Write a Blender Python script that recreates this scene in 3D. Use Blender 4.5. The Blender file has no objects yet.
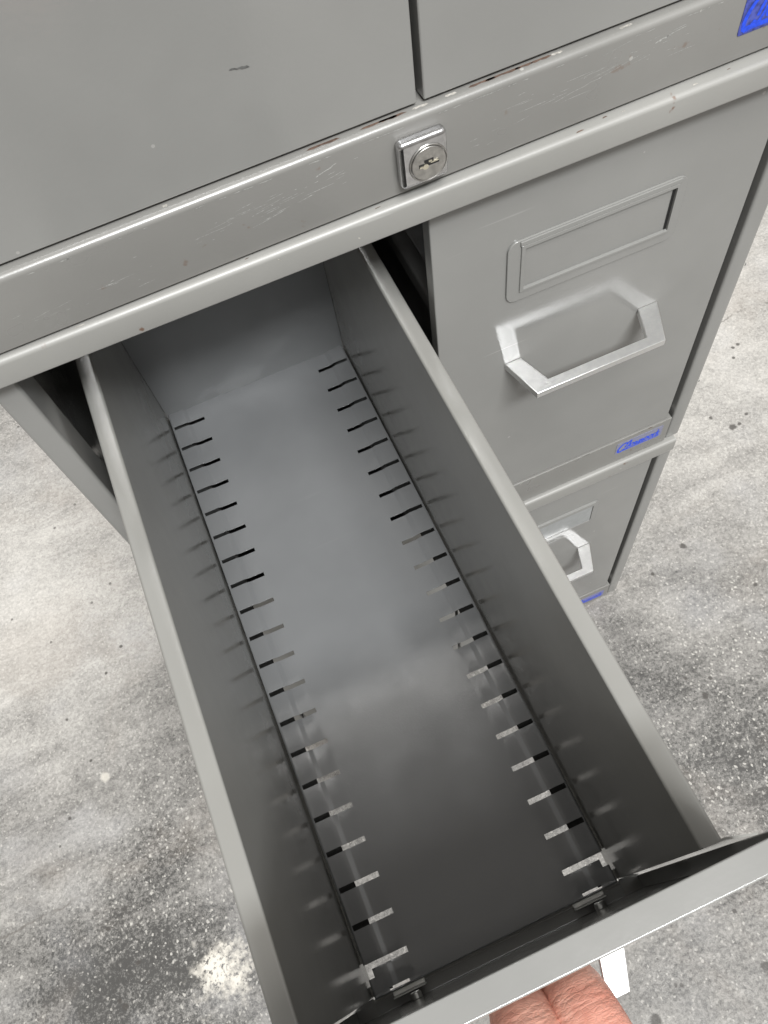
import bpy, bmesh, math, random
from mathutils import Vector, Matrix
random.seed(7)
S = bpy.context.scene
COL = S.collection
U = 0.0007                      # one drawing unit (0.7 mm) in metres
ZF = -394                       # floor level
RAD = math.radians

# ------------------------------------------------------------------ node helpers
class NT:
    def __init__(s, name):
        s.m = bpy.data.materials.new(name); s.m.use_nodes = True
        s.t = s.m.node_tree; s.t.nodes.clear()
        s.out = s.t.nodes.new('ShaderNodeOutputMaterial')
        s.b = s.t.nodes.new('ShaderNodeBsdfPrincipled')
        s.t.links.new(s.b.outputs[0], s.out.inputs['Surface'])
    def n(s, typ, **kw):
        x = s.t.nodes.new(typ)
        for k, v in kw.items(): setattr(x, k, v)
        return x
    def put(s, inp, v):
        if hasattr(v, 'is_output') or isinstance(v, bpy.types.NodeSocket): s.t.links.new(v, inp)
        elif isinstance(v, (tuple, list)): inp.default_value = (*v, 1) if len(inp.default_value) == 4 and len(v) == 3 else v
        else: inp.default_value = v
    def math(s, op, a, b=0.0, c=0.0, clamp=False):
        x = s.n('ShaderNodeMath', operation=op, use_clamp=clamp)
        s.put(x.inputs[0], a); s.put(x.inputs[1], b); s.put(x.inputs[2], c)
        return x.outputs[0]
    def ramp(s, v, lo, hi, a=0.0, b=1.0):
        x = s.n('ShaderNodeMapRange'); x.interpolation_type = 'SMOOTHSTEP'
        s.put(x.inputs[0], v)
        for i, q in enumerate((lo, hi, a, b)): x.inputs[1 + i].default_value = q
        return x.outputs[0]
    def coord(s, kind='Object'): return s.n('ShaderNodeTexCoord').outputs[kind]
    def mapv(s, v, scale=(1, 1, 1), rot=(0, 0, 0), loc=(0, 0, 0)):
        x = s.n('ShaderNodeMapping'); s.put(x.inputs[0], v)
        x.inputs['Scale'].default_value = scale; x.inputs['Rotation'].default_value = rot; x.inputs['Location'].default_value = loc
        return x.outputs[0]
    def noise(s, v, scale, detail=3, rough=.55, dist=0.0):
        x = s.n('ShaderNodeTexNoise'); s.put(x.inputs['Vector'], v)
        x.inputs['Scale'].default_value = scale; x.inputs['Detail'].default_value = detail
        x.inputs['Roughness'].default_value = rough; x.inputs['Distortion'].default_value = dist
        return x.outputs['Fac']
    def voro(s, v, scale, rnd=1.0, feat='F1'):
        x = s.n('ShaderNodeTexVoronoi', feature=feat); s.put(x.inputs['Vector'], v)
        x.inputs['Scale'].default_value = scale; x.inputs['Randomness'].default_value = rnd
        return x
    def mix(s, f, a, b, mode='MIX'):
        x = s.n('ShaderNodeMix', data_type='RGBA', blend_type=mode)
        s.put(x.inputs[0], f); s.put(x.inputs[6], a); s.put(x.inputs[7], b)
        return x.outputs[2]
    def bump(s, h, strength, dist):
        x = s.n('ShaderNodeBump'); x.inputs['Strength'].default_value = strength; x.inputs['Distance'].default_value = dist
        s.put(x.inputs['Height'], h); s.put(s.b.inputs['Normal'], x.outputs[0]); return x

def paint(name, base, rough=.36, wear=0.3, rust=0.0, f0=(1.5, .75)):
    k = NT(name); g = k.n('ShaderNodeNewGeometry').outputs['Position']
    big = k.noise(g, 9, 4, .6); mid = k.noise(g, 60, 4, .6)
    c = k.mix(k.ramp(big, .3, .7), tuple(x * .93 for x in base), tuple(x * 1.06 for x in base))
    c = k.mix(k.math('MULTIPLY', k.ramp(mid, .5, .9), .12), c, tuple(x * .82 for x in base))
    # fine hairline scratches in two directions
    if wear == 0:
        rng = ()
    else:
        rng = ((.35, (8, 90, 260), (3, 1, 2)), (-.2, (9, 140, 300), (7, 4, 1)), (1.9, (10, 120, 300), (1, 8, 5)))
    tot = None
    for rot, sc, off in rng:
        h = k.noise(k.mapv(g, sc, (0, rot, 0), off), 1.0, 2, .5)
        h = k.ramp(h, .71, .75)
        tot = h if tot is None else k.math('MAXIMUM', tot, h)
    if tot is None: tot = 0.0
    gate = k.ramp(k.noise(g, 22, 2, .5), .5, .68)
    tot = k.math('MULTIPLY', k.math('MULTIPLY', tot, gate), wear)
    c = k.mix(tot, c, (.5, .5, .48))
    sp = k.voro(g, 55, 1.0); spd = k.math('LESS_THAN', sp.outputs['Distance'], .035)
    c = k.mix(k.math('MULTIPLY', spd, wear), c, (.52, .51, .48))
    if rust:
        r = k.ramp(k.noise(g, 130, 3, .6), .68, .74)
        c = k.mix(k.math('MULTIPLY', r, rust), c, (.13, .06, .03))
    k.put(k.b.inputs['Base Color'], c)
    k.put(k.b.inputs['Roughness'], k.ramp(k.noise(g, 35, 3, .6), .25, .8, rough - .05, rough + .09))
    k.b.inputs['IOR'].default_value = f0[0]; k.b.inputs['Specular IOR Level'].default_value = f0[1]
    k.bump(k.noise(g, 900, 2, .5), .05, .0004)
    return k.m

GREY = (.238, .237, .227)
M = {}
M['paint'] = paint('grey_paint', GREY, .135)
M['strip'] = paint('scratched_grey_paint', (.205, .201, .19), .30, .45, .4)
M['lip'] = paint('worn_edge_paint', (.275, .271, .256), .42, .5, .8)
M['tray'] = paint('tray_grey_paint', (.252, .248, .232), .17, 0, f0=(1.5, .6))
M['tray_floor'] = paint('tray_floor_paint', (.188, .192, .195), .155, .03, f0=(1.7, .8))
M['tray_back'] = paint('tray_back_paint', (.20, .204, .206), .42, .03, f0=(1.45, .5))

def plain(name, col, rough=.5, metal=0.0, spec=.5, noise=0.0, nscale=200):
    k = NT(name); g = k.n('ShaderNodeNewGeometry').outputs['Position']
    f = k.ramp(k.noise(g, nscale, 3, .6), .3, .7)
    k.put(k.b.inputs['Base Color'], k.mix(f, tuple(x * (1 - noise) for x in col), tuple(min(1, x * (1 + noise)) for x in col)))
    k.b.inputs['Roughness'].default_value = rough; k.b.inputs['Metallic'].default_value = metal
    k.b.inputs['Specular IOR Level'].default_value = spec
    return k.m
def aluminium():
    k = NT('brushed_aluminium'); g = k.n('ShaderNodeNewGeometry').outputs['Position']
    f = k.noise(g, 500, 4, .7); f2 = k.noise(g, 2200, 2, .6)
    k.put(k.b.inputs['Base Color'], k.mix(k.ramp(f, .35, .7), (.80, .80, .80), (.85, .85, .84)))
    k.b.inputs['Metallic'].default_value = .95
    k.put(k.b.inputs['Roughness'], k.ramp(f, .3, .7, .29, .35))
    k.bump(k.math('ADD', f, f2), .05, .0003)
    return k.m
M['alu'] = aluminium()
M['chrome'] = plain('worn_chrome', (.62, .62, .63), .2, 1.0, .5, .12, 400)
M['cyl'] = plain('dull_steel', (.5, .49, .47), .33, 1.0, .5, .15, 500)
M['brass'] = plain('bright_brass_pin', (.85, .80, .66), .22, 1.0, .5, .1)
M['dark'] = plain('black_void_shade', (.012, .012, .012), .6)  # painted black for the shade inside small openings
M['flange_shade'] = plain('painted_flange_shade', (.035, .035, .034), .6, 0, .3, .2, 400)  # near-black flange colour standing in for the shade below the slots
M['under'] = plain('tray_inner_shade', (.06, .06, .058), .5, 0, .3, .2, 60)  # closed-tray colour darkened to stand in for shade inside the cabinet
M['steel'] = plain('zinc_steel', (.6, .6, .58), .3, .9, .5, .1)
M['bare'] = plain('bare_metal_chip', (.5, .48, .44), .4, .3, .5, .3, 900)
M['rust'] = plain('rust_fleck', (.105, .068, .052), .7, 0, .4, .4, 900)
M['mark'] = plain('dark_scuff', (.10, .10, .097), .5, 0, .4, .4, 900)
M['scratch'] = plain('pale_scratch', (.35, .35, .335), .5, 0, .4, .3, 1500)
M['plate'] = plain('lilac_badge_film', (.21, .215, .30), .4, 0, .5, .12, 900)
M['plate2'] = plain('blue_badge_film', (.045, .06, .27), .4, 0, .5, .5, 500)
M['plate3'] = plain('pale_lilac_badge', (.17, .18, .42), .4, 0, .5, .2, 700)
M['blue'] = plain('blue_lettering', (.012, .065, .66), .4, 0, .5, .2, 900)
M['navy'] = plain('dark_blue_lettering', (.01, .02, .2), .4, 0, .5, .2, 900)
M['film'] = plain('clear_window_film', (.30, .31, .31), .12, 0, .7, .05)

def skin():
    k = NT('skin'); g = k.n('ShaderNodeNewGeometry').outputs['Position']
    a = k.noise(g, 140, 4, .6)
    c = k.mix(k.ramp(a, .3, .7), (.60, .27, .20), (.74, .40, .31))
    c = k.mix(k.math('MULTIPLY', k.ramp(k.noise(g, 38, 2, .5), .45, .7), .5), c, (.62, .23, .17))
    k.put(k.b.inputs['Base Color'], c)
    k.b.inputs['Roughness'].default_value = .48
    k.b.inputs['Subsurface Weight'].default_value = .12
    k.b.inputs['Subsurface Radius'].default_value = (.004, .0015, .001)
    v = k.voro(k.mapv(g, (420, 900, 600)), 1.0, 1.0, 'DISTANCE_TO_EDGE').outputs['Distance']
    w = k.noise(k.mapv(g, (60, 620, 300), (.25, 0, .1)), 1.0, 2, .5)
    h = k.math('ADD', k.math('MULTIPLY', k.ramp(v, 0, .12), .35), k.ramp(w, .3, .62))
    k.bump(h, .28, .0006)
    return k.m
M['skin'] = skin()

# ------------------------------------------------------------------ floor material
def floor_mat():
    k = NT('worn_terrazzo_concrete'); g = k.n('ShaderNodeNewGeometry').outputs['Position']
    gr = k.mapv(g, (1, 1, 1), (0, 0, RAD(-9)))
    def at(x, y, r, soft=.5, wob=.5, wsc=60):
        d = k.n('ShaderNodeVectorMath', operation='DISTANCE')
        fl = k.n('ShaderNodeVectorMath', operation='MULTIPLY'); k.put(fl.inputs[0], g); fl.inputs[1].default_value = (1, 1, 0)
        k.put(d.inputs[0], fl.outputs[0]); d.inputs[1].default_value = (x * U, y * U, 0)
        dd = k.math('DIVIDE', d.outputs['Value'], r * U)
        if wob:
            dd = k.math('ADD', dd, k.math('MULTIPLY', k.math('SUBTRACT', k.noise(g, wsc, 4, .65), .5), wob * 2))
        return k.ramp(dd, 1 - soft, 1 + soft, 1, 0)
    big = k.noise(g, 5.5, 5, .62, .4); mid = k.noise(g, 28, 6, .68); fine = k.noise(g, 420, 5, .75); grit = k.noise(g, 1150, 2, .6)
    v = k.math('ADD', k.math('MULTIPLY', k.math('SUBTRACT', big, .5), .32), .24)
    v = k.math('ADD', v, k.math('MULTIPLY', k.math('SUBTRACT', mid, .5), .19))
    v = k.math('ADD', v, k.math('MULTIPLY', k.math('SUBTRACT', fine, .5), .32))
    v = k.math('ADD', v, k.math('MULTIPLY', k.math('SUBTRACT', grit, .5), .20))
    cell = k.n('ShaderNodeSeparateColor'); k.put(cell.inputs[0], k.voro(g, 520, 1.0).outputs['Color'])
    v = k.math('ADD', v, k.math('MULTIPLY', k.math('SUBTRACT', cell.outputs[0], .5), .09))
    st = k.noise(k.mapv(g, (9, 26, 1), (0, 0, RAD(22))), 1.0, 7, .72, 1.6)
    v = k.math('ADD', v, k.math('MULTIPLY', k.math('SUBTRACT', st, .5), .36))
    dm = k.math('MAXIMUM', at(-225, 75, 60, .8, .9, 30), at(-285, -40, 120, .9, .8, 18))
    dm = k.math('MAXIMUM', dm, k.math('MULTIPLY', at(470, 95, 34, .8, .8, 40), .5))
    dm = k.math('MAXIMUM', dm, k.math('MULTIPLY', at(400, -120, 190, .9, .9, 20), .6))
    dm = k.math('MAXIMUM', dm, k.math('MULTIPLY', at(-150, 60, 190, .9, .9, 14), .5))
    grain = k.ramp(k.noise(g, 430, 6, .8), .36, .60)
    v = k.math('SUBTRACT', v, k.math('MULTIPLY', k.math('MULTIPLY', dm, k.math('ADD', k.math('MULTIPLY', grain, .75), .25)), .215))
    pm = k.math('MAXIMUM', at(-290, 470, 190, .9, .7, 12), k.math('MULTIPLY', at(620, 420, 260, .9, .7, 10), .8))  # far floor painted paler to stand in for the stronger light there
    v = k.math('ADD', v, k.math('MULTIPLY', pm, .13))
    v = k.math('MAXIMUM', v, .05)
    base = k.n('ShaderNodeCombineColor'); 
    k.put(base.inputs[0], k.math('MULTIPLY', v, 1.0)); k.put(base.inputs[1], k.math('MULTIPLY', v, .962)); k.put(base.inputs[2], k.math('MULTIPLY', v, .90))
    c = base.outputs[0]
    tint = k.ramp(k.noise(g, 14, 3, .5), .5, .75)
    c = k.mix(k.math('MULTIPLY', tint, .16), c, (.36, .37, .40))
    warm = k.ramp(k.noise(g, 8, 5, .65, .8), .48, .72)
    c = k.mix(k.math('MULTIPLY', warm, .22), c, (.27, .225, .185))
    # rows of pale aggregate dots, worn through in patches
    wob = k.n('ShaderNodeTexNoise'); k.put(wob.inputs['Vector'], gr); wob.inputs['Scale'].default_value = 260
    wv = k.n('ShaderNodeVectorMath', operation='MULTIPLY_ADD'); k.put(wv.inputs[0], wob.outputs['Color']); wv.inputs[1].default_value = (.0034, .0034, 0); k.put(wv.inputs[2], gr)
    vo = k.voro(k.mapv(wv.outputs[0], (1.25, .9, 1)), 225, .5)
    size = k.ramp(k.noise(g, 330, 2, .5), .3, .75, .10, .36)
    dots = k.ramp(k.math('SUBTRACT', size, vo.outputs['Distance']), -.05, .07)
    zone = k.ramp(k.noise(g, 10, 4, .6), .40, .60)
    near = k.math('MAXIMUM', at(-160, 40, 150, .7, .6, 15), k.math('MAXIMUM', at(470, 20, 250, .6, .5, 12), at(-10, -60, 200, .8, .4, 15)))
    zone = k.math('MULTIPLY', k.math('ADD', k.math('MULTIPLY', near, 1.0), .15), k.math('ADD', k.math('MULTIPLY', zone, .8), .25), clamp=True)
    c = k.mix(k.math('MULTIPLY', k.math('MULTIPLY', dots, zone), .62), c, (.58, .56, .515))
    # small irregular pale chips
    ch = k.voro(wv.outputs[0], 210, 1.0); cm = k.math('LESS_THAN', ch.outputs['Distance'], .17)
    c = k.mix(k.math('MULTIPLY', cm, .45), c, (.52, .50, .46))
    # spilled white filler
    wm = k.math('MULTIPLY', at(-194, -50, 25, .5, 1.8, 60), k.ramp(k.noise(g, 300, 4, .7), .36, .50))
    wm = k.math('MAXIMUM', wm, k.math('MULTIPLY', at(-258, 190, 4, .5, 1.6, 150), .6))
    c = k.mix(wm, c, (.62, .585, .52))
    # cement crack / seam
    sp = k.n('ShaderNodeSeparateXYZ'); k.put(sp.inputs[0], g)
    def line(x0, y0, x1, y1, w, wob):
        dx, dy = (x1 - x0), (y1 - y0); L = math.hypot(dx, dy)
        t = k.math('ADD', k.math('MULTIPLY', sp.outputs[0], dx / L), k.math('MULTIPLY', sp.outputs[1], dy / L))
        q = k.math('ADD', k.math('MULTIPLY', sp.outputs[0], -dy / L), k.math('MULTIPLY', sp.outputs[1], dx / L))
        q = k.math('SUBTRACT', q, (-dy * x0 + dx * y0) / L * U)
        q = k.math('ABSOLUTE', k.math('ADD', q, k.math('MULTIPLY', k.math('SUBTRACT', k.noise(g, 30, 4, .6), .5), wob * U)))
        a = (dx * x0 + dy * y0) / L * U
        inside = k.math('MULTIPLY', k.math('GREATER_THAN', t, a), k.math('LESS_THAN', t, a + L * U))
        return k.math('MULTIPLY', k.ramp(q, .3 * w * U, w * U, 1, 0), inside)
    ln = line(640, 442, 830, 430, 2.0, 40)
    ln = k.math('MULTIPLY', k.math('MAXIMUM', ln, line(-430, 72, -288, 78, 2.0, 26)), k.ramp(k.noise(g, 60, 3, .6), .35, .6))
    c = k.mix(k.math('MULTIPLY', ln, .6), c, (.10, .09, .08))
    # dark stains and specks
    sm = None
    for x, y, r in ((706, 387, 2.6), (715, 389, 2.6), (697, 372, 2.2), (616, 303, 3.2), (633, 278, 5), (643, 279, 3), (660, 288, 2.8), (-202, 337, 2.6),
                    (-228, 311, 2), (-287, 275, 2.5), (-270, 215, 2.2), (-308, 162, 2.6), (432, 143, 2.6), (532, 80, 3), (397, 17, 2.6), (422, 6, 2.8),
                    (406, -9, 4.5), (484, 159, 4.5), (-270, -10, 3), (-293, -43, 3.6), (-297, -36, 3), (-293, 34, 3), (-264, -32, 2.4), (225, -238, 2.4),
                    (230, -240, 2.4), (192, -256, 6.5), (312, -205, 2.6), (312, -257, 5)):
        a = at(x, y, r * .85, .4, 1.0, 260); sm = a if sm is None else k.math('MAXIMUM', sm, a)
    sm = k.math('MAXIMUM', sm, k.math('MULTIPLY', k.math('LESS_THAN', k.voro(g, 33, 1.0).outputs['Distance'], .045), .8))
    c = k.mix(k.math('MULTIPLY', sm, .85), c, (.045, .04, .035))
    k.put(k.b.inputs['Base Color'], c)
    k.put(k.b.inputs['Roughness'], k.ramp(mid, .3, .7, .42, .68))
    k.bump(k.math('ADD', k.math('ADD', k.math('MULTIPLY', fine, .6), grit), k.math('MULTIPLY', dots, .3)), .35, .0006)
    return k.m
M['floor'] = floor_mat()

# ------------------------------------------------------------------ mesh helpers (drawing units)
class MB:
    def __init__(s): s.v = []; s.f = []; s.mi = []
    def add(s, vs, fs, mi=0):
        o = len(s.v); s.v += [tuple(q) for q in vs]; s.f += [tuple(i + o for i in f) for f in fs]; s.mi += [mi] * len(fs); return s
    def box(s, x0, x1, y0, y1, z0, z1, mi=0, skip=()):
        vs = [(x, y, z) for z in (z0, z1) for y in (y0, y1) for x in (x0, x1)]
        fs = dict(zn=(0, 2, 3, 1), zp=(4, 5, 7, 6), yn=(0, 1, 5, 4), yp=(2, 6, 7, 3), xn=(0, 4, 6, 2), xp=(1, 3, 7, 5))
        return s.add(vs, [f for n, f in fs.items() if n not in skip], mi)
    def prism(s, poly, lo, hi, axis=2, mi=0):
        n = len(poly)
        def P(p, h):
            return (p[0], p[1], h) if axis == 2 else (p[0], h, p[1]) if axis == 1 else (h, p[0], p[1])
        vs = [P(p, lo) for p in poly] + [P(p, hi) for p in poly]
        fs = [tuple(range(n)), tuple(range(2 * n - 1, n - 1, -1))] + [(i, (i + 1) % n + 0, (i + 1) % n + n, i + n) for i in range(n)]
        return s.add(vs, fs, mi)
    def ring(s, outer, inner, lo, hi, axis=1, mi=0):
        n = len(outer)
        def P(p, h): return (p[0], p[1], h) if axis == 2 else (p[0], h, p[1])
        vs = [P(p, lo) for p in outer] + [P(p, lo) for p in inner] + [P(p, hi) for p in outer] + [P(p, hi) for p in inner]
        fs = []
        for i in range(n):
            j = (i + 1) % n
            fs += [(i, j, n + j, n + i), (2 * n + i, 3 * n + i, 3 * n + j, 2 * n + j), (i, 2 * n + i, 2 * n + j, j), (n + i, n + j, 3 * n + j, 3 * n + i)]
        return s.add(vs, fs, mi)
    def build(s, name, mats, parent=None, bevel=0, seg=2, solid=0, soff=-1, smooth=True, angle=38):
        bm = bmesh.new(); vv = [bm.verts.new((p[0] * U, p[1] * U, p[2] * U)) for p in s.v]
        for f, mi in zip(s.f, s.mi):
            try: q = bm.faces.new([vv[i] for i in f]); q.material_index = mi; q.smooth = smooth
            except ValueError: pass
        bmesh.ops.remove_doubles(bm, verts=bm.verts, dist=1e-7)
        bmesh.ops.recalc_face_normals(bm, faces=bm.faces)
        me = bpy.data.meshes.new(name); bm.to_mesh(me); bm.free()
        for m in (mats if isinstance(mats, (list, tuple)) else [mats]): me.materials.append(m)
        o = bpy.data.objects.new(name, me); COL.objects.link(o)
        if parent: o.parent = parent
        if solid:
            q = o.modifiers.new('thickness', 'SOLIDIFY'); q.thickness = solid * U; q.offset = soff; q.use_even_offset = True
        if bevel:
            q = o.modifiers.new('bevel', 'BEVEL'); q.width = bevel * U; q.segments = seg; q.limit_method = 'ANGLE'; q.angle_limit = RAD(angle)
        if smooth and (bevel or solid):
            q = o.modifiers.new('normals', 'WEIGHTED_NORMAL'); q.keep_sharp = True; q.weight = 60
        if smooth: 
            me.set_sharp_from_angle(angle=RAD(38))
        return o

def rounded(pts, rads, n=5):
    """open polyline with filleted corners"""
    out = [pts[0]]
    for i in range(1, len(pts) - 1):
        p, a, b = Vector(pts[i]), Vector(pts[i - 1]), Vector(pts[i + 1]); r = rads[i - 1]
        if r <= 0: out.append(tuple(p)); continue
        u, w = (a - p).normalized(), (b - p).normalized()
        ang = u.angle(w); d = r / math.tan(ang / 2); c = p + (u + w).normalized() * (r / math.sin(ang / 2))
        s, e = p + u * d - c, p + w * d - c
        for k in range(n + 1):
            q = s.lerp(e, k / n).normalized() * r if n else s
            out.append(tuple(c + q))
    return out + [pts[-1]]
def rrect(x0, x1, z0, z1, r, n=5):
    out = []
    for cx, cz, a0 in ((x1 - r, z1 - r, 0), (x0 + r, z1 - r, 90), (x0 + r, z0 + r, 180), (x1 - r, z0 + r, 270)):
        for k in range(n + 1):
            a = RAD(a0 + 90 * k / n); out.append((cx + r * math.cos(a), cz + r * math.sin(a)))
    return out
def sheet(path, lo, hi, axis, t, plus=True):
    """a bent sheet of thickness t (to the left of the path when plus) extruded along an axis, as a closed solid"""
    n = len(path); off = []
    for i in range(n):
        a = Vector(path[max(i - 1, 0)]); b = Vector(path[min(i + 1, n - 1)]); p = Vector(path[i])
        if 0 < i < n - 1:
            d1 = (p - a).normalized(); d2 = (b - p).normalized()
            n1 = Vector((-d1.y, d1.x)); n2 = Vector((-d2.y, d2.x)); m = (n1 + n2).normalized(); l = t / max(m.dot(n1), .3)
        else:
            d = (b - a).normalized(); m = Vector((-d.y, d.x)); l = t
        off.append(tuple(p + m * (l if plus else -l)))
    def P(p, h): return (h, p[0], p[1]) if axis == 0 else (p[0], h, p[1]) if axis == 1 else (p[0], p[1], h)
    vs = [P(p, lo) for p in path] + [P(p, lo) for p in off] + [P(p, hi) for p in path] + [P(p, hi) for p in off]
    fs = []
    for i in range(n - 1):
        fs += [(i, i + 1, 2 * n + i + 1, 2 * n + i), (n + i, 3 * n + i, 3 * n + i + 1, n + i + 1),
               (i, n + i, n + i + 1, i + 1), (2 * n + i, 2 * n + i + 1, 3 * n + i + 1, 3 * n + i)]
    fs += [(0, 2 * n, 3 * n, n), (n - 1, 2 * n - 1, 4 * n - 1, 3 * n - 1)]
    return vs, fs
def empty(name, x, y, z, label=None, cat=None, group=None):
    o = bpy.data.objects.new(name, None); COL.objects.link(o); o.location = (x * U, y * U, z * U); o.empty_display_size = .05
    if label: o['label'] = label; o['category'] = cat
    if group: o['group'] = group
    return o
def reparent(o, p):
    o.parent = p
    loc = p.location.copy(); q = p.parent
    while q: loc += q.location; q = q.parent
    o.location = -loc            # meshes carry world coordinates
    return o
def shift_copy(o, parent, dx, dz, name=None):
    c = o.copy(); COL.objects.link(c)
    c.name = name or o.name.split('.')[0]
    reparent(c, parent); c.location += Vector((dx * U, 0, dz * U))
    return c

# ------------------------------------------------------------------ measured dimensions
W, YF, YB, H, RIM = 160.0, -129.7, 325.0, 205.3, 9.3
Y0 = 144.0                       # plane of the drawer faces
YS = 139.6                       # plane of the rails under the drawers
P, S0, NS = 22.148, 308.1, 20
PITCH = 190.2                    # left drawer to right drawer
LX0, LX1, RX0, RX1 = -13.8, 173.5, 176.4, 363.7
XO0, XO1 = -30.1, 383.4          # outside of the cabinet
YBACK = 640.0
YAW = .75                         # the top unit sits slightly skewed on the stack

# ------------------------------------------------------------------ drawer pieces (shared shapes)
def face_pan(x0, x1, z0, z1, y, depth=8.5, cham=0):
    m = MB(); m.box(x0, x1, y, y + depth, z0, z1, skip=('yp',)); return m
def tray_side(side, dy=0.0, dx=0.0):
    """side wall: foot flange under the floor, wall, rolled rim"""
    path = rounded([(0, -14), (0, H), (-RIM, H), (-RIM, H - 11)], [1.3, 1.6], 4)
    vs, fs = sheet(path, YF + 1.6, YB, 1, 1.1, plus=True)
    nf = 0
    for ya, yb in ((YF + 1.6, -122.5), (-109.5, YB)):
        t = MB().box(-1.0, 11.3, ya, yb, -15, -14.0); nf = nf or len(fs); fs = fs + [tuple(i + len(vs) for i in f) for f in t.f]; vs = vs + t.v
    if side > 0: vs = [(W - v[0], v[1], v[2]) for v in vs]
    m = MB(); m.add([(v[0] + dx, v[1] + dy, v[2]) for v in vs], fs); m.mi = [0] * nf + [1] * (len(fs) - nf); return m
def tray_floor():
    step = lambda x: 1.3 if x <= 13.5 else 1.1 if x <= 14.6 else .25 if x <= 16.6 else 0.0
    half = [1.2, 2.6, 5.2, 11, 13.5, 14.6, 16.6, 18, 23.5, 28.6]
    xs = half + [W - x for x in reversed(half)]
    ys = [YF]; holes = []
    for k in range(NS - 1, -1, -1):
        c = S0 - k * P; ys += [c - 1.65, c + 1.65]
    ys += [YB]
    ys += [-128.6, -127.0, -119.0]; ys = sorted(ys)
    m = MB(); idx = {}
    def V(i, j):
        x = xs[i]; z = step(x) if x < W / 2 else step(W - x)
        return (x, ys[j], z)
    def hole(i, j):
        xa, xb = xs[i], xs[i + 1]; xm = (xa + xb) / 2; ym = (ys[j] + ys[j + 1]) / 2; xm = min(xm, W - xm)
        k = round((S0 - ym) / P)
        if 0 <= k < NS and abs(ym - (S0 - k * P)) < 1.65 and (2.6 < xm < 28.6): return True
        if k == NS - 1 and abs(ym - (S0 - k * P)) < 1.65 and xm < 2.6: return True
        if -119.0 < ym < -114.35 and xm < 5.2: return True
        if -128.6 < ym < -127 and 11 < xm < 23.5: return True
        return False
    for j in range(len(ys) - 1):
        for i in range(len(xs) - 1):
            if hole(i, j): continue
            m.add([V(i, j), V(i + 1, j), V(i + 1, j + 1), V(i, j + 1)], [(0, 1, 2, 3)])
    return m
def handle_mb(dx=0, dz=0, yface=Y0):
    dy = yface - Y0
    out = [(218, 144), (225.2, 116.2), (309.8, 116.2), (321, 144)]
    inn = [(229, 144), (236, 123), (301.2, 123), (307.8, 144)]
    poly = [out[0], out[1], out[2], out[3], inn[3], inn[2], inn[1], inn[0]]
    m = MB(); vs = []
    # split in quads so the concave outline stays clean
    o, q = out, inn
    n = 4
    lo, hi = 142.9 + dz, 147.6 + dz
    V = [(p[0] + dx, p[1] + dy, lo) for p in o + q] + [(p[0] + dx, p[1] + dy, hi) for p in o + q]
    F = []
    for i in range(3):
        F += [(i, i + 1, 5 + i, 4 + i), (8 + i, 12 + i, 13 + i, 9 + i), (i, 8 + i, 9 + i, i + 1), (4 + i, 5 + i, 13 + i, 12 + i)]
    F += [(0, 4, 12, 8), (3, 11, 15, 7)]
    m.add(V, F); return m
def holder_mb(dx=0, dz=0, yface=Y0):
    y = yface
    m = MB()
    o = rrect(216.8 + dx, 318.5 + dx, 201 + dz, 243.8 + dz, 6); i = rrect(226.4 + dx, 312.4 + dx, 209.3 + dz, 237.8 + dz, .6)
    m.ring(o, i, y - 1.15, y + .02)
    o2 = rrect(224.2 + dx, 313.6 + dx, 207.4 + dz, 240.2 + dz, .8)
    i2 = rrect(226.4 + dx, 312.4 + dx, 209.3 + dz, 237.8 + dz, .6)
    m.ring(o2, i2, y - 1.9, y - 1.0)
    m.box(223.6 + dx, 314.2 + dx, y - 2.0, y - 1.0, 240.4 + dz, 243.2 + dz)
    m.box(311.0 + dx, 312.5 + dx, y - .5, y - .03, 209.4 + dz, 237.7 + dz, 1)  # dark strip painted in as the shade of the card slot
    return m
def seg_quad(m, x0, z0, x1, z1, w0, w1, y, mi, jit=.25, n=5):
    """a tapering thin chip or scratch lying on a vertical face"""
    d = Vector((x1 - x0, z1 - z0)); L = d.length; d.normalize(); nn = Vector((-d.y, d.x))
    top, bot = [], []
    for k in range(n + 1):
        t = k / n; w = (w0 + (w1 - w0) * t) * (.5 + random.random() * .7) * (0.25 if k in (0, n) else 1)
        c = Vector((x0, z0)) + d * (L * t) + nn * random.uniform(-jit, jit)
        top.append(c + nn * w / 2); bot.append(c - nn * w / 2)
    vs = [(p.x, y, p.y) for p in top + bot]
    m.add(vs, [(k, k + 1, n + 2 + k, n + 1 + k) for k in range(n)], mi)
def patch_flat(m, pts, mi, up=None):
    m.add(pts, [tuple(range(len(pts)))], mi)

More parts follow.
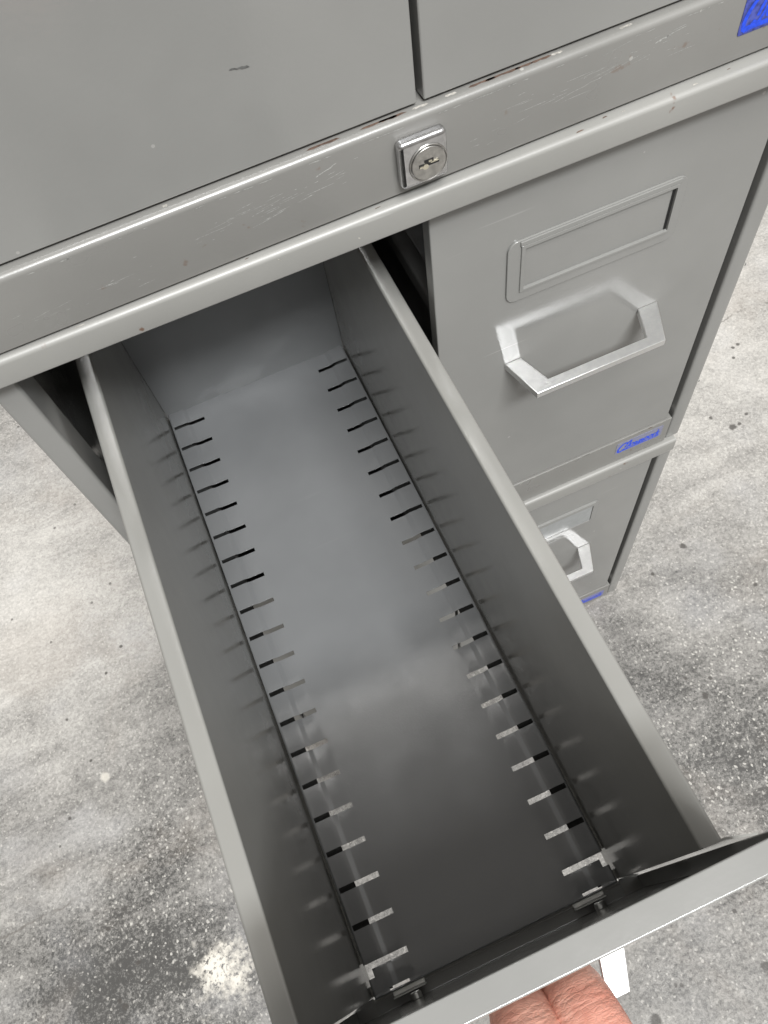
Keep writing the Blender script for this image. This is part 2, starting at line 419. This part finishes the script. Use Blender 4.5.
def badge_mb(x0, z0, y, w=41, h=13, dense=0):
    m = MB()
    m.prism(rrect(x0, x0 + w, z0, z0 + h, 1.2), y - .25, y + .05, axis=1, mi=0)
    def stroke(pts, wd, mi=1, yy=.32):
        wd = wd * (1.55 if dense else 1.35)
        for (a, b) in zip(pts[:-1], pts[1:]):
            A, B = Vector(a), Vector(b); d = (B - A)
            if d.length < 1e-6: continue
            d.normalize(); nn = Vector((-d.y, d.x)) * wd / 2; e = d * wd * .35
            q = [A - e + nn, B + e + nn, B + e - nn, A - e - nn]
            m.add([(x0 + p.x * w, y - yy - random.random() * .02, z0 + p.y * h) for p in
                   [Vector((r.x / w, r.y / h)) for r in q]], [(0, 1, 2, 3)], mi)
    def curve(f, n, wd, mi=1): stroke([f(k / n) for k in range(n + 1)], wd, mi)
    sl = .35
    def ar(cx, cz, rx, rz, a0, a1):
        return lambda t: (cx + rx * math.cos(RAD(a0 + (a1 - a0) * t)) + sl * rz * math.sin(RAD(a0 + (a1 - a0) * t)), cz + rz * math.sin(RAD(a0 + (a1 - a0) * t)))
    # large slanted capital, an ascender, then a run of low joined script letters
    curve(ar(6.0, h * .46, 3.4, h * .36, 50, 320), 14, 1.3)
    curve(ar(10.6, h * .5, 1.5, h * .38, 200, -130), 12, 1.1)
    x = 12.8
    for kind in 'anmaerk':
        bz, hz = h * .30, h * .22
        if kind in 'ae': curve(ar(x + 1.7, bz + hz * .5, 1.6, hz * .62, 30, 380), 10, .95); x += 4.2
        elif kind == 'n': stroke([(x, bz - 1), (x + .9, bz + hz), (x + 2.2, bz + hz * .8), (x + 1.8, bz - 1), (x + 3.4, bz)], .95); x += 3.4
        elif kind == 'm': stroke([(x, bz - 1), (x + .8, bz + hz), (x + 1.8, bz + hz * .8), (x + 1.4, bz - 1), (x + 2.7, bz + hz), (x + 3.9, bz + hz * .8), (x + 3.4, bz - 1), (x + 4.6, bz)], .95); x += 4.8
        elif kind == 'r': stroke([(x, bz - 1), (x + .8, bz + hz), (x + 2.2, bz + hz)], .95); x += 2.6
        else: stroke([(x, bz - 1), (x + 1.4, bz + hz * 2)], .95); stroke([(x + 2.6, bz + hz), (x + .5, bz + .4), (x + 2.6, bz - 1)], .95); x += 3.2
    stroke([(4, h * .13), (w - 3, h * .13)], 1.5 if dense else .9)
    return m

# ------------------------------------------------------------------ one storage unit
GROUP = 'stacked grey card index cabinets'
def unit(name, label, zbot, zface0, zface1, zlip0, zlip1, ylip, zstrip0, zstrip1, zpost0, inset=-.3, rs=1.2, ys=143.0):
    root = empty(name, (XO0 + XO1) / 2, YBACK / 2 + 60, zbot, label, 'cabinet', GROUP)
    zp1 = zlip0 - .02
    # sides with front posts
    for sgn in (-1, 1):
        xo = XO1 if sgn > 0 else XO0; xi = 370.8 if sgn > 0 else -17.7
        path = rounded([(xi, 168), (xi, 144.5), (xo, 144.5), (xo, YBACK)], [1.8, 2.2], 4)
        vs, fs = sheet(path, zpost0, zp1, 2, 1.2, plus=(sgn > 0))
        m = MB().add(vs, fs)
        if sgn > 0:   # nicks in the paint along the outer arris
            for z in (zbot + 70, zbot + 190): m.box(xo - .6, xo + .05, 144.3, 144.6, z, z + 2.2)
        o = m.build('side_panel', M['paint']); reparent(o, root)
    # folded front lip running into the top sheet
    path = rounded([(152, zlip0), (ylip, zlip0), (ylip, zlip1), (172, zlip1)], [1.2, 2.4], 5)
    vs, fs = sheet(path, XO0 + inset, XO1 - inset, 0, 1.2, plus=False)
    m = MB().add(vs, fs)
    if ylip < 134:
        for x, l in ((18, 5), (92, 2), (150, 3), (243, 4), (257, 2.5), (266, 2), (300, 3), (318, 2), (338, 3)):
            zz = zlip1 + .06; w = random.uniform(.5, 1.4); yy = random.uniform(134.8, 138)
            patch_flat(m, [(x, yy, zz), (x + l, yy + .3, zz), (x + l * .8, yy + w, zz), (x + l * .2, yy + w * .8, zz)], 1 if random.random() < .6 else 2)
        seg_quad(m, 104.5, zlip1 - 2.5, 106, zlip1 - 4.5, .6, .5, ylip - .06, 2, .05, 3)
        seg_quad(m, 140, zlip1 - 8, 141, zlip1 - 9, .8, .8, ylip - .06, 2, .05, 3)
    o = m.build('top_lip', [M['lip'], M['rust'], M['bare']]); reparent(o, root)
    # rail below the drawers
    path = rounded([(153, zstrip0), (ys, zstrip0), (ys, zstrip1), (153, zstrip1)], [.5 if ys > 140 else .8, rs if ys < 140 else .6], 5)
    vs, fs = sheet(path, LX0 - 3.2, RX1 + 4.3, 0, 1.2, plus=False)
    m = MB().add(vs, fs); m.f += []
    return root, m
def inner(root, zlo, zhi):
    """back sheet that closes the unit behind its drawers"""
    m = MB(); m.box(XO0 + 1.5, XO1 - 1.5, YBACK - 1.8, YBACK - .4, zlo + 1.3, zhi); o = m.build('back_panel', M['tray']); reparent(o, root)

def closed_drawer(root, x0, x1, z0, z1, marks=None, holder=True):
    dx = x0 - RX0; dz = z0 + 9.2
    d = face_pan(x0, x1, z0, z1, Y0).build('drawer', [M['paint']], None, bevel=1.5, seg=3, solid=1.2)
    reparent(d, root)
    tb = MB()
    for s in (-1, 1):
        q = tray_side(s, dy=283.6, dx=PITCH + dx); tb.v and None
        tb.add([(v[0], v[1], v[2] + dz) for v in q.v], q.f)
    tb.box(RX0 + dx + 15, RX0 + dx + 172, 152.8, 608, dz - 1, dz)
    t = tb.build('tray', M['under']); t.parent = d; t.location = -(d.location + root.location); t.location = (0, 0, 0)
    h = handle_mb(dx, dz).build('handle', M['alu'], None, bevel=.5, seg=2); h.parent = d
    if holder:
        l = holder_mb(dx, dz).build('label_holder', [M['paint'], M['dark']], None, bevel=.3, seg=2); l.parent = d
    return d

# ---------------- middle unit: open drawer on the left, closed on the right
mid, rail = unit('card_cabinet', 'middle grey card cabinet of the stack, its long left drawer pulled open',
                 -44.4, -9.2, 285, 288, 302.2, 133.2, -44.2, -10.7, -44.3)
seg_quad(rail, 347, -11.2, 351, -12.2, 1.0, 1.2, 142.93, 2, .1, 4)
for k in range(26):
    x = random.uniform(225, 366); seg_quad(rail, x, -11.4, x + random.uniform(2, 8), -11.4, .4, .5, 142.94, 1, .2, 4)
o = rail.build('base_rail', [M['strip'], M['bare'], M['rust']]); reparent(o, mid)
inner(mid, -35, 300)
dB = closed_drawer(mid, RX0, RX1, -9.2, 285)
mk = MB()
o = badge_mb(320.5, -31.5, 143, 41.5, 15).build('badge', [M['plate'], M['blue'], M['navy']], None, smooth=False); reparent(o, mid)

# the open drawer
YP = -139.4                                           # front plane of the pulled-out face
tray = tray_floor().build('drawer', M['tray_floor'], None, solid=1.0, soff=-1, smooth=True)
tray.modifiers['thickness'].use_rim = True
reparent(tray, mid)
def sub(o): o.parent = tray; return o
sub(tray_side(-1).build('side_wall', [M['tray'], M['flange_shade']])); sub(tray_side(1).build('side_wall', [M['tray'], M['flange_shade']]))
m = MB(); vs, fs = sheet(rounded([(YB - .1, -3.2), (YB - .1, H), (YB + 9, H)], [1.5], 3), 0.25, W - .25, 0, 1.1, plus=True)
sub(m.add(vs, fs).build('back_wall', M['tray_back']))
m = face_pan(LX0, LX1, -9.2, 284.5, YP, 8.4)
fp = m.build('front_panel', M['paint'], None, bevel=1.7, seg=4, solid=1.2); sub(fp)
sub(handle_mb(-PITCH, 0, YP + 2.5).build('handle', M['alu'], None, bevel=.5, seg=2))
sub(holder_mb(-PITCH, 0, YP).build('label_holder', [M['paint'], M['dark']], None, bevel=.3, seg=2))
m = MB(); m.box(LX0 + 4, LX1 - 4, YP + 1.3, YF + .3, -12.4, -11.4); m.box(LX0 + 4, -.6, YF + 3.2, -100, -12.4, -11.4); m.box(W + .6, LX1 - 4, YF + 3.2, -100, -12.4, -11.4); sub(m.build('foot_flange', M['tray']))
for sgn in (-1, 1):
    m = MB()
    X = (lambda x: W - x) if sgn > 0 else (lambda x: x)
    a = [(X(-.9), -128.4), (X(-10), -128.9), (X(-22), YP + 7.2)]
    vs, fs = sheet(a, -8, H + .3, 2, .9, plus=(sgn > 0)); m.add(vs, fs)
    lo = [(X(-.9), -128.6), (X(-10), -129.1), (X(-21), YP + 6.0), (X(-20), YP + 1.4), (X(-.9), YP + 1.4)]
    m.prism(lo, -8.5, -7.6)
    sub(m.build('corner_gusset', M['tray'], None, smooth=False))
    # bracket tab and screw that hold the face on
    m = MB()
    xa, xb = sorted((X(11.5), X(31.5)))
    m.box(xa, xb, -133.6, -132.6, -8, 4.2); m.box(xa, xb, -132.5, -129.9, -2.6, -1.6)
    sub(m.build('bracket', M['steel'], None, bevel=.3, seg=1))
    xs_ = X(24.5) if sgn < 0 else X(18)
    m = MB(); c = [(xs_ + 3.4 * math.cos(RAD(30 * q)), 7 + 3.4 * math.sin(RAD(30 * q))) for q in range(12)]
    m.prism(c, YP + 1.3, YP + 4.6, axis=1)
    m.box(xs_ - 2.6, xs_ + 2.6, YP + 4.55, YP + 5.2, 6.5, 7.5); m.box(xs_ - .5, xs_ + .5, YP + 4.6, YP + 5.1, 4.6, 9.4)
    sub(m.build('screw', M['steel'], None, bevel=.9, seg=3))

# ---------------- lower unit
low, rail = unit('card_cabinet', 'lowest grey card cabinet of the stack, standing on the concrete floor',
                 ZF, -358, -65, -61.5, -45.4, 139.5, -392.5, -360.2, ZF, 5.0)
o = rail.build('base_rail', [M['strip']]); reparent(o, low)
inner(low, -372, -40)
dC = closed_drawer(low, RX0, RX1, -359.2, -65)
dC2 = closed_drawer(low, LX0, LX1, -359.2, -65)
m = MB(); m.box(227, 311.8, Y0 - 1.6, Y0 - .9, 209.8 - 350, 237.2 - 350)
q = m.build('label_window', M['film']); q.parent = dC
o = badge_mb(320.5, -386, 143, 41.5, 15, 0).build('badge', [M['plate3'], M['blue'], M['navy']], None, smooth=False); reparent(o, low)

# ---------------- upper unit with lock
ZU0, ZU1 = 338.4, 632
up, rail = unit('card_cabinet', 'upper grey card cabinet with a square chrome lock on its scratched rail',
                303.6, ZU0, ZU1, 635, 650, 133.2, 303.8, 337.0, 303.6, -.3, 2.6, YS)
for (x0, x1, z, n) in ((30, 130, 318, 28), (75, 145, 324, 18), (0, 60, 314, 10), (195, 300, 322, 26), (215, 290, 328, 10), (190, 215, 313, 5)):
    for k in range(n):
        x = random.uniform(x0, x1); zz = z + random.gauss(0, 3.2) + (x - x0) * .02; L = random.choice((1.2, 2, 4, 8, 14))
        a = random.uniform(.02, .16)
        seg_quad(rail, x, zz, x + L, zz + L * a, .10, .26, YS - .05, 3, .1, 4)
seg_quad(rail, 232, 318.5, 272, 325, .3, .2, YS - .06, 3, .25, 14)
seg_quad(rail, 278, 327.5, 286, 329.2, 1.0, .5, YS - .06, 3, .2, 7)
seg_quad(rail, 282, 328.2, 292, 330, .5, .3, YS - .06, 3, .2, 7)
seg_quad(rail, 128, 327, 138, 330, .6, .4, YS - .06, 3, .3, 6)
for k in range(90):      # paint worn off the top arris, with dark chips
    x = random.uniform(-14, 366); L = random.uniform(2, 11)
    if 150 < x < 250 or random.random() < .5:
        seg_quad(rail, x, 334.0, x + L * .6, 334.0, .15, .4, YS - .05, 3, .12, 4)
zz = 337.05
for x, l in ((150, 20), (158, 8), (172, 7), (196, 12), (203, 16), (216, 8), (232, 5), (262, 6), (-8, 3), (70, 2), (128, 14), (223, 9), (186, 5)):
    patch_flat(rail, [(x, 143.2, zz), (x + l * .2, 142.7, zz), (x + l * .45, 143.1, zz), (x + l * .7, 142.6, zz), (x + l, 143.2, zz), (x + l * .9, 144.0, zz), (x + l * .1, 144.0, zz)], 2 if l > 7 else 1)
o = rail.build('base_rail', [M['strip'], M['bare'], M['rust'], M['scratch']]); reparent(o, up)
inner(up, 336.8, 640)
for (x0, x1) in ((LX0, 174.6), (177.6, RX1)):
    d = MB(); 
    d.box(x0, x1, Y0, Y0 + 8.5, ZU0, ZU1, skip=('yp',))
    o = d.build('drawer', [M['paint']], None, bevel=2.0 if x0 > 100 else 1.2, seg=3, solid=1.2); reparent(o, up)
    if x0 < 100:
        mm = MB(); seg_quad(mm, 108.5, 376.4, 115.5, 375.2, 1.1, .8, Y0 - .08, 0, .15, 8)
        q = mm.build('scuff_mark', M['mark'], None, smooth=False); q.parent = o
    h = handle_mb(x0 - RX0, 350, Y0).build('handle', M['alu'], None, bevel=.5, seg=2); h.parent = o
    tb = MB(); tb.box(x0 + 12, x1 - 12, Y0 + 8.7, 600, ZU0 + 8, ZU0 + 215); t = tb.build('tray', M['tray']); t.parent = o
o = badge_mb(319.6, 315.4, YS, 42, 19, 1).build('badge', [M['plate2'], M['blue'], M['navy']], None, smooth=False); reparent(o, up)

# lock
lk = MB(); X0, X1, Z0, Z1 = 161.7, 182.6, 309.0, 330.6
lk.prism(rrect(X0, X1, Z0, Z1, 2.2, 4), YS - 5.2, YS + .1, axis=1)
lock = lk.build('lock', M['chrome'], None, bevel=1.9, seg=3); reparent(lock, up)
cx, cz = 173.6, 318.6
cy_ = MB(); circ = lambda r: [(cx + r * math.cos(RAD(9 * q)), cz + r * math.sin(RAD(9 * q))) for q in range(40)]
cy_.ring(circ(8.4), circ(7.7), YS - 5.7, YS - 5.0); cy_.prism(circ(7.5), YS - 5.0, YS - 5.95, axis=1)
q = cy_.build('cylinder', M['cyl'], None, bevel=.25, seg=2); q.parent = lock
ky = MB(); ky.box(cx - 4.4, cx + 4.4, YS - 6.05, YS - 5.85, cz - .8, cz + .8, 0); ky.box(cx - 2, cx + 2.0, YS - 6.05, YS - 5.85, cz + .8, cz + 2.2, 0)
ky.prism([(cx - 1.6 + 1.3 * math.cos(RAD(30 * a)), cz - .7 + 1.2 * math.sin(RAD(30 * a))) for a in range(12)], YS - 6.4, YS - 5.9, axis=1, mi=1)
ky.box(cx - 4.2, cx - 2.7, YS - 6.3, YS - 5.9, cz - .9, cz - .1, 1); ky.box(cx + .6, cx + 4.0, YS - 6.3, YS - 5.9, cz + .2, cz + .75, 1)
ky.box(cx - .2, cx + 1.2, YS - 6.3, YS - 5.9, cz + .9, cz + 1.6, 1)
q = ky.build('keyhole', [M['dark'], M['brass']], None, smooth=False); q.parent = lock

up.rotation_euler.z = RAD(YAW)
pv = Vector((330 * U, YS * U, 0)); l0 = up.location.copy(); up.location = pv + Matrix.Rotation(RAD(YAW), 3, 'Z') @ (l0 - pv)

# ------------------------------------------------------------------ floor
m = MB(); R_ = 6000
m.add([(-R_, -R_, ZF), (R_, -R_, ZF), (R_, R_, ZF), (-R_, R_, ZF)], [(0, 1, 2, 3)])
fl = m.build('floor', M['floor'], None, smooth=False); fl['kind'] = 'structure'

# ------------------------------------------------------------------ hand on the drawer handle
def hand():
    verts, edges, rad = [], [], []
    def v(p, r, parent=None):
        verts.append(tuple(c * U for c in p)); rad.append(r * U); i = len(verts) - 1
        if parent is not None: edges.append((parent, i))
        return i
    wrist = v((62, -360, 186), 33)
    arm1 = v((58, -450, 190), 36, wrist); v((50, -600, 200), 46, arm1)
    palm = v((66, -305, 187), 35, wrist)
    # index, middle, ring, little: knuckle, middle joint, end joint, tip
    rows = [((97, -232, 184), (98, -178, 176), (97.5, -154.5, 157), (97, -151.5, 134), 14.4, 14.2, 12.8, 9.8),
            ((72, -226, 187), (73.5, -172, 178), (74.5, -154.5, 158), (74.5, -151.0, 130), 14.6, 14.4, 13.0, 10),
            ((39, -232, 186), (40, -180, 177), (41, -158.5, 158), (42, -155.5, 137), 13.8, 13.4, 12.0, 9.4),
            ((7, -246, 182), (6, -206, 172), (6, -186, 160), (6, -180, 146), 12, 11.4, 10.2, 8.4)]
    for a, b, c, d, ra, rb, rc, rd in rows:
        i = v(tuple((Vector(a) + Vector((56, -305, 187))) / 2), 17, palm); i = v(a, ra, i)
        mid_ = tuple(Vector(a).lerp(Vector(b), .5)); i = v(mid_, ra * .93, i); i = v(b, rb, i)
        i = v(tuple(Vector(b).lerp(Vector(c), .55) + Vector((0, 1, 3.5))), (rb + rc) / 2 * .96, i); i = v(c, rc, i); i = v(d, rd, i)
    i = v((92, -318, 180), 20, palm); i = v((122, -280, 168), 15.5, i); i = v((138, -240, 158), 13.5, i); v((146, -208, 154), 10.5, i)
    me = bpy.data.meshes.new('person'); me.from_pydata(verts, edges, [])
    o = bpy.data.objects.new('person', me); COL.objects.link(o)
    sk = o.modifiers.new('skin', 'SKIN'); sk.use_smooth_shade = True; sk.branch_smoothing = .3
    me.skin_vertices.new() if not me.skin_vertices else None
    for i, r in enumerate(rad):
        me.skin_vertices[0].data[i].radius = (r * 1.12, r * 1.12)
    me.skin_vertices[0].data[0].use_root = True
    s = o.modifiers.new('sub', 'SUBSURF'); s.levels = s.render_levels = 3
    me.materials.append(M['skin'])
    return o
hd = hand()
hd['label'] = 'bare hand with fingers curled over the handle of the open drawer'; hd['category'] = 'person'

# ------------------------------------------------------------------ light
wd = bpy.data.worlds.new('World'); S.world = wd; wd.use_nodes = True
nt = wd.node_tree; nt.nodes.clear()
wo = nt.nodes.new('ShaderNodeOutputWorld'); bg = nt.nodes.new('ShaderNodeBackground'); nt.links.new(bg.outputs[0], wo.inputs[0])
tc = nt.nodes.new('ShaderNodeTexCoord'); sx = nt.nodes.new('ShaderNodeSeparateXYZ'); nt.links.new(tc.outputs['Generated'], sx.inputs[0])
rp = nt.nodes.new('ShaderNodeValToRGB'); nt.links.new(sx.outputs[2], rp.inputs[0])     # room: dim low, bright band of ceiling, dimmed overhead to mimic the photographer blocking it
e = rp.color_ramp.elements
e[0].position = 0.0; e[0].color = (.34, .32, .29, 1); e[1].position = 1.0; e[1].color = (.46, .44, .415, 1)
for pos, c in ((.3, (.50, .48, .45)), (.62, (1.0, .98, .95)), (.82, (1.0, .99, .97)), (.93, (.58, .56, .53))):
    q = e.new(pos); q.color = (*c, 1)
mr = nt.nodes.new('ShaderNodeMapRange'); nt.links.new(sx.outputs[0], mr.inputs[0])
for i_, v_ in enumerate((-1, 1, .66, 1.34)): mr.inputs[1 + i_].default_value = v_
mu = nt.nodes.new('ShaderNodeVectorMath'); mu.operation = 'SCALE'; nt.links.new(rp.outputs[0], mu.inputs[0]); nt.links.new(mr.outputs[0], mu.inputs['Scale'])
nt.links.new(mu.outputs[0], bg.inputs[0]); bg.inputs[1].default_value = .72

def area(name, el, az, dist, size, power, col, target=(80 * U, 100 * U, .05)):
    l = bpy.data.lights.new(name, 'AREA'); l.shape = 'RECTANGLE'; l.size = size[0]; l.size_y = size[1]; l.energy = power; l.color = col
    o = bpy.data.objects.new(name, l); COL.objects.link(o)
    d = Vector((math.sin(RAD(az)) * math.cos(RAD(el)), -math.cos(RAD(az)) * math.cos(RAD(el)), math.sin(RAD(el))))
    o.location = Vector(target) + d * dist; o.rotation_euler = (-d).to_track_quat('-Z', 'Y').to_euler()
    return o
area('ceiling_lamp', 56, 7, 2.6, (1.1, .34), 72, (.97, .99, 1))
area('ceiling_lamp', 67, 6, 2.6, (1.2, .8), 34, (1, .98, .95))
area('rear_fill', 42, 172, 3.0, (2.4, 1.2), 66, (1, .985, .96))  # fill light added out of view to brighten the floor around the stack

# ------------------------------------------------------------------ camera
cam = bpy.data.cameras.new('camera'); co = bpy.data.objects.new('camera', cam); COL.objects.link(co)
co.location = (73.77 * U, -119.84 * U, 541.64 * U)
co.rotation_euler = (RAD(27.229), RAD(6.137), RAD(-22.927))
cam.sensor_fit = 'VERTICAL'; cam.sensor_height = 24; cam.lens = 807.5 / 1024 * 24
cam.clip_start = .005; cam.clip_end = 100
S.camera = co
S.view_settings.view_transform = 'Standard'; S.view_settings.look = 'None'; S.view_settings.gamma = 1
S.view_settings.exposure = .06
